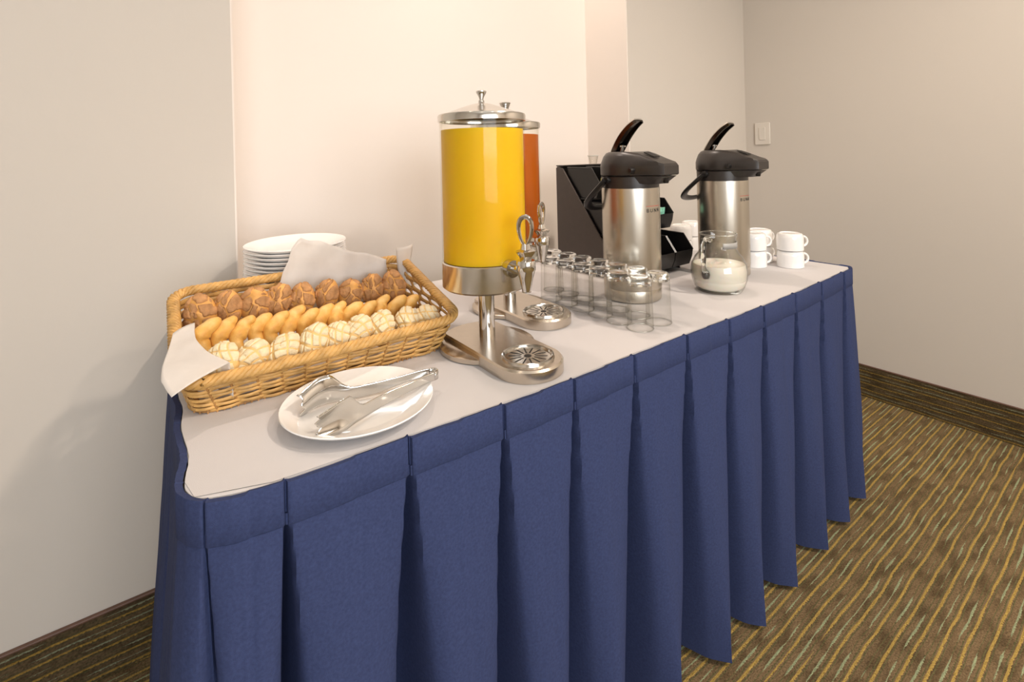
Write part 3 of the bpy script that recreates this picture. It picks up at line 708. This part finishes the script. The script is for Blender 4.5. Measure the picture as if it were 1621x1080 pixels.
# ---------------------------------------------------------------- bread basket
bk = thing('bread_basket', 'long honey-coloured wicker basket filled with sweet bread', 'basket', (.24, .345, T))
BO = (.24, .345)
NB = 240
def ring_at(v, out=0):
    # v 0 bottom .. 1 rim ; rounded rectangle morph
    x0, x1, y0, y1 = [a+(b-a)*v for a, b in ((.022, .002), (.449, .474), (.222, .198), (.462, .488))]
    x0 -= out; x1 += out; y0 -= out; y1 += out
    rc = .032; pts = []
    segs = [((x0+rc, y0), (x1-rc, y0)), None, ((x1, y0+rc), (x1, y1-rc)), None, ((x1-rc, y1), (x0+rc, y1)), None, ((x0, y1-rc), (x0, y0+rc)), None]
    cen = [(x1-rc, y0+rc, -PI/2), (x1-rc, y1-rc, 0), (x0+rc, y1-rc, PI/2), (x0+rc, y0+rc, PI)]
    ci = 0
    for sg in segs:
        if sg:
            (ax, ay), (bx_, by) = sg; n = 76 if abs(ax-bx_) > .1 else 32
            pts += [(ax+(bx_-ax)*k/n, ay+(by-ay)*k/n) for k in range(n)]
        else:
            cx, cy, a0 = cen[ci]; ci += 1
            pts += [(cx+rc*math.cos(a0+PI/2*k/8), cy+rc*math.sin(a0+PI/2*k/8)) for k in range(8)]
    return pts
def rim_z(x, y):
    f = (y-.198)/.29; g = x/.474
    base = (.800+.008*g)*(1-f)+(.879+.005*g)*f
    return base - T - .004*math.sin(PI*max(0, min(1, g)))*(1-f)
def loc(x, y, z): return (x-BO[0], y-BO[1], z)
NRW = 13
def wall_part(kk):
    n = len(ring_at(0)); stake = n/36.0
    for part, (i0, i1) in {'front': (-4, 80), 'right': (80, 120), 'back': (120, 204), 'left': (204, n-4)}.items():
        mb = MB()
        for r_ in range(NRW):
            v = .035+.90*(r_+.5)/NRW; base = ring_at(v); nxt = ring_at(min(1, v+.01)); pts = []; rads = []
            for i in range(i0, i1+1):
                x, y = base[i % n]; ax, ay = base[(i-1) % n]; bx_, by = base[(i+1) % n]
                tx, ty = bx_-ax, by-ay; l = math.hypot(tx, ty) or 1; nx, ny = ty/l, -tx/l
                o_ = .0042*math.sin(PI*(i % n)/stake+PI*r_); hz = rim_z(x, y)
                zv = v*hz + .0012*math.sin(PI*(i % n)/stake*.5+r_*1.3)
                pts.append(loc(x+nx*o_, y+ny*o_, max(.003, zv))); rads.append(hz*.9/NRW*.53)
            mb.tube(pts, rads, 6, flat=.55, upv=Vector((0, 0, 1)))
        mb.build('woven_side', 'wicker', bk, 60)
wall_part(0)
n_ = len(ring_at(0)); stk = MB()
for k in range(36):
    i = int((k)*n_/36) % n_; pts = []
    for v in (0.0, .25, .5, .75, 1.0):
        x, y = ring_at(v)[i]; pts.append(loc(x, y, max(.002, v*rim_z(x, y))))
    stk.tube(pts, .0020, 6)
stk.build('upright_stakes', 'wicker_dark', bk, 60)
top = ring_at(1.0); rp = [Vector(loc(x, y, rim_z(x, y))) for x, y in top]
acc = [0]
for i in range(1, n_): acc.append(acc[-1]+(rp[i]-rp[i-1]).length)
tot = acc[-1]+(rp[0]-rp[-1]).length; turns = round(tot/.05)
rim = MB(); NS = 5
for s in range(NS):
    pts = []
    M3 = 3
    for i in range(n_*M3):
        a_, f = divmod(i, M3); f /= M3; q = rp[a_].lerp(rp[(a_+1) % n_], f); d = (acc[a_]+f*((acc[a_+1] if a_+1 < n_ else tot)-acc[a_]))
        tgv = (rp[(a_+2) % n_]-rp[a_-1]).normalized(); nr = Vector((tgv.y, -tgv.x, 0)).normalized(); u2 = nr.cross(tgv)
        ph = 2*PI*(turns*d/tot+s/NS)
        pts.append(q+nr*(.0072*math.cos(ph))+u2*(.0058*math.sin(ph)))
    rim.tube(pts, .0040, 6, closed=True)
rim.build('braided_rim', 'wicker', bk, 60)
bt = MB(); b0 = ring_at(0.02)
bt.prism([(x-BO[0], y-BO[1]) for x, y in b0], .001, .005).build('woven_base', 'wicker_dark', bk, 30)
ft = MB()
br = ring_at(0, .001)
for k in range(0, n_, 2):
    x, y = br[k]; ft.box(x-BO[0]-.0013, x-BO[0]+.0013, y-BO[1]-.0013, y-BO[1]+.0013, .0, .006)
ft.build('base_border', 'wicker_dark', bk, 0)

# ---------------------------------------------------------------- parchment sheets
def wavy(q, a, f=14, seed=0): return q + Vector((noise.noise(q*f+Vector((seed, 0, 0))), noise.noise(q*f+Vector((0, seed+5, 0))), noise.noise(q*f+Vector((3, 0, seed)))))*a
# liner under the bread
rows = []
for i in range(25):
    row = []
    for j in range(17):
        x = .030+.414*i/24; y = .232+.222*j/16
        row.append(tuple(wavy(Vector((x, y, T+.012+.026*((y-.232)/.222))), .002, 20)))
    rows.append(row)
tag(MB().grid(rows).build('parchment_liner', 'parchment', None, 60, solid=.0006), 'white parchment liner under the bread in the basket', 'paper')
# tall sheet at the back
rows = []
for i in range(33):
    f = i/32; x = .150+.275*f
    xp = x
    topz = .862+(.965-.862)*sstep(.180, .236, xp) if xp < .236 else .965-(xp-.236)*.395
    row = []
    for j in range(15):
        g = j/14; zq = .80+(topz-.80)*g
        yy = .463+.016*max(0, (zq-.86)/.1)+.010*math.sin(f*6+g*2)*g-.012*g*g*math.sin(f*3.0)
        row.append(tuple(wavy(Vector((x+.012*g*(f-.5), min(yy, .474), zq)), (.0055*g+.001), 30, 2)))
    rows.append(row)
tag(MB().grid(rows).build('parchment_sheet', 'parchment', None, 60, solid=.0004), 'tall white parchment peak standing up behind the brown buns', 'paper')
# narrow corner sheet at the back right
rows = []
for i in range(9):
    f = i/8; row = []
    for j in range(17):
        g = j/16; zq = .790+(.913+.006*f-.790)*g
        wdt = .014+.030*sstep(.15, 1, g)
        row.append(tuple(wavy(Vector((.452+.010*(1-g)+wdt*(f-.5)+.022*g-.012*f*(1-g)*.3, .462-.020*f*(1-g)-.03*f*(1-f)+.004*g, zq)), .003, 24, 4)))
    rows.append(row)
tag(MB().grid(rows).build('parchment_sheet', 'parchment', None, 60, solid=.0004), 'narrow white parchment corner sticking up at the right end of the basket', 'paper')
# corner folded out over the front left
rows = []
inner = catmull([(.070, .203, .818), (.044, .240, .830), (.030, .290, .842), (.030, .345, .852)], 6)
midl = catmull([(.035, .176, .820), (.012, .216, .829), (.004, .268, .839), (.012, .335, .853)], 6)
outer = catmull([(-.006, .155, .806), (-.014, .178, .816), (-.017, .208, .824), (-.001, .312, .850)], 6)
for k in range(len(inner)):
    row = []
    for j in range(13):
        g = j/12; a, b_, c_ = inner[k], midl[k], outer[k]
        q = a*(1-g)*(1-g)+b_*2*g*(1-g)*1.0+c_*g*g
        row.append(tuple(wavy(q, .0022, 26, 6)))
    rows.append(row)
fl = MB().grid(rows)
rows = []
for k in range(len(inner)):
    row = []
    for j in range(9):
        g = j/8; q = inner[k].lerp(inner[k]+Vector((.004, .004, -.055)), g); row.append(tuple(wavy(q, .0022*(1-g*.5), 26, 6)))
    rows.append(row)
fl.grid(rows)
tag(fl.build('parchment_sheet', 'parchment', None, 60, solid=.0004), 'white parchment corner folded out over the basket\'s front left corner', 'paper')

# ---------------------------------------------------------------- bread
def bun_meshes(kind, seed):
    rg = random.Random(seed); RX = .0285; NLA, NLO = 22, 44
    lob = [rg.uniform(0, 6) for _ in range(4)]
    seeds = [(rg.uniform(-1, 1), rg.uniform(-1, 1)) for _ in range(10 if kind == 'brown' else 9)]
    th0 = rg.uniform(0, PI); cw = rg.uniform(.40, .52)
    def surf(la, lo):      # la 0 at the top pole .. PI bottom
        d = Vector((math.sin(la)*math.cos(lo), math.sin(la)*math.sin(lo), math.cos(la)))
        k = 1+.05*math.sin(2*lo+lob[0])+.03*math.sin(3*lo+lob[1])+.06*noise.noise(d*1.6+Vector((seed, 0, 0)))
        zf = .74 if d.z > 0 else .42
        return Vector((d.x*RX*k*.80, d.y*RX*k*1.06, d.z*RX*zf*k)), d
    def crack(d):
        x, y = d.x, d.y
        if kind == 'white':
            xr = x*math.cos(th0)+y*math.sin(th0)+.12*math.sin(y*3); yr = -x*math.sin(th0)+y*math.cos(th0)+.15*math.sin(x*2.5)
            a = abs((xr/cw) % 1-.5); b_ = abs((yr/(cw*1.25)) % 1-.5)
            return min(sstep(.04, .15, a), sstep(.04, .13, b_))
        ds = sorted(math.hypot(x-a+.1*noise.noise(d*5), y-b_) for a, b_ in seeds)
        return sstep(.035, .15, ds[1]-ds[0])
    body = MB(); body.grid([[tuple(surf(PI*j/NLA, 2*PI*i/NLO)[0]) for j in range(NLA+1)] for i in range(NLO)], closed_u=True)
    tp = MB(); rows = []
    for i in range(NLO*2):
        row = []
        for j in range(31):
            la = R(84)*j/30; q, d = surf(la, PI*i/NLO); h = crack(d)
            edge = 1-sstep(.88, 1, j/30+.12*noise.noise(d*3))
            rough = (.0007*noise.noise(q*260)+.0012*noise.noise(q*90))*(1 if kind == 'brown' else .55)
            q = q+d*(-.0014+(.0040 if kind == 'brown' else .0030)*h*edge+rough*h); row.append(tuple(q))
        rows.append(row)
    tp.grid(rows, closed_u=True)
    return body.mesh('bun', 'dough_pale' if kind == 'white' else 'dough', 60), tp.mesh('sugar_topping', 'topping_white' if kind == 'white' else 'topping_brown', 60)
def place_bun(kind, meshes, loc_, nrm, spin, sc, label, group):
    root = bpy.data.objects.new('concha_bun', None); C.objects.link(root); root.location = loc_; root.empty_display_size = .02
    qn = Vector(nrm).normalized().to_track_quat('Z', 'Y') @ Matrix.Rotation(spin, 3, 'Z').to_quaternion()
    root.rotation_mode = 'QUATERNION'; root.rotation_quaternion = qn; root.scale = (sc, sc, sc)
    for nm, me in zip(('bun', 'sugar_topping'), meshes):
        o = bpy.data.objects.new(nm, me); C.objects.link(o); o.parent = root
    tag(root, label, 'bread', group)
num = ['leftmost', 'second from the left', 'third from the left', 'fourth from the left', 'fifth from the left', 'sixth from the left', 'seventh from the left', 'eighth from the left', 'rightmost']
brown = [bun_meshes('brown', s) for s in (11, 12, 13, 14)]; white = [bun_meshes('white', s) for s in (21, 22, 23, 24)]
BR = [(.044,.41,.856),(.089,.412,.858),(.134,.41,.855),(.176,.412,.856),(.221,.41,.849),(.273,.412,.850),(.321,.41,.843),(.371,.412,.846),(.421,.41,.843)]
for k, (x, y, z_) in enumerate(BR):
    place_bun('brown', brown[k % 4], (x, y, z_-.006), (-.45+rnd.uniform(-.25, .2), -1, .45), rnd.uniform(-.25, .25), 1.12+rnd.uniform(-.04, .07), 'brown crackle-topped bun in the back row of the basket, '+num[k], 'brown buns in the back row')
WR = [(.063,.248,.808),(.106,.250,.799),(.155,.250,.801),(.206,.250,.805),(.245,.252,.803),(.286,.252,.804),(.332,.252,.803),(.385,.252,.801),(.428,.254,.795)]
for k, (x, y, z_) in enumerate(WR):
    place_bun('white', white[k % 4], (x, y, z_-.002), (-.45+rnd.uniform(-.2, .15), -.62, .72), rnd.uniform(-.35, .35), 1.14+rnd.uniform(-.05, .08), 'pale sugar-topped bun in the front row of the basket, '+num[k], 'pale buns in the front row')
# small horn-shaped pastries between the two rows
def horn_mesh(seed):
    rg = random.Random(seed); pts = []; rad = []
    for k in range(27):
        f = k/26; a = R(-62+124*f)
        pts.append(Vector((.034-.040*math.cos(a)+.002*math.sin(f*9+seed), .003*math.sin(f*7+seed), .0345*math.sin(a))))
        rad.append((.0052+.0098*math.sin(PI*f)**.75)*(1+.06*math.cos(f*2*PI*3.5+seed)))
    rad[0] *= .55; rad[-1] *= .55
    return MB().tube(pts, rad, 14, flat=1.05).mesh('horn_pastry', 'pastry', 60)
horn = [horn_mesh(s) for s in (1, 2, 3)]
HX = [(.047,.835),(.074,.829),(.101,.827),(.131,.825),(.157,.824),(.186,.824),(.213,.819),(.241,.818),(.270,.817),(.298,.814),(.328,.812),(.362,.813),(.394,.808),(.424,.804)]
hn = ['leftmost', 'second from the left', 'third from the left', 'fourth from the left', 'fifth from the left', 'sixth from the left', 'seventh from the left', 'seventh from the right', 'sixth from the right', 'fifth from the right', 'fourth from the right', 'third from the right', 'second from the right', 'rightmost']
for k, (x, z_) in enumerate(HX):
    o = bpy.data.objects.new('horn_pastry', horn[k % 3]); C.objects.link(o)
    o.location = (x, .328+.004*(k % 2), z_-.004); o.rotation_euler = (R(-24+rnd.uniform(-6, 6)), R(14+rnd.uniform(-10, 10)), R(-28+rnd.uniform(-10, 10))); s_ = 1+rnd.uniform(-.06, .08); o.scale = (s_, s_, s_)
    tag(o, 'golden horn-shaped pastry in the middle row of the basket, '+hn[k], 'pastry', 'golden horn pastries in the middle row')
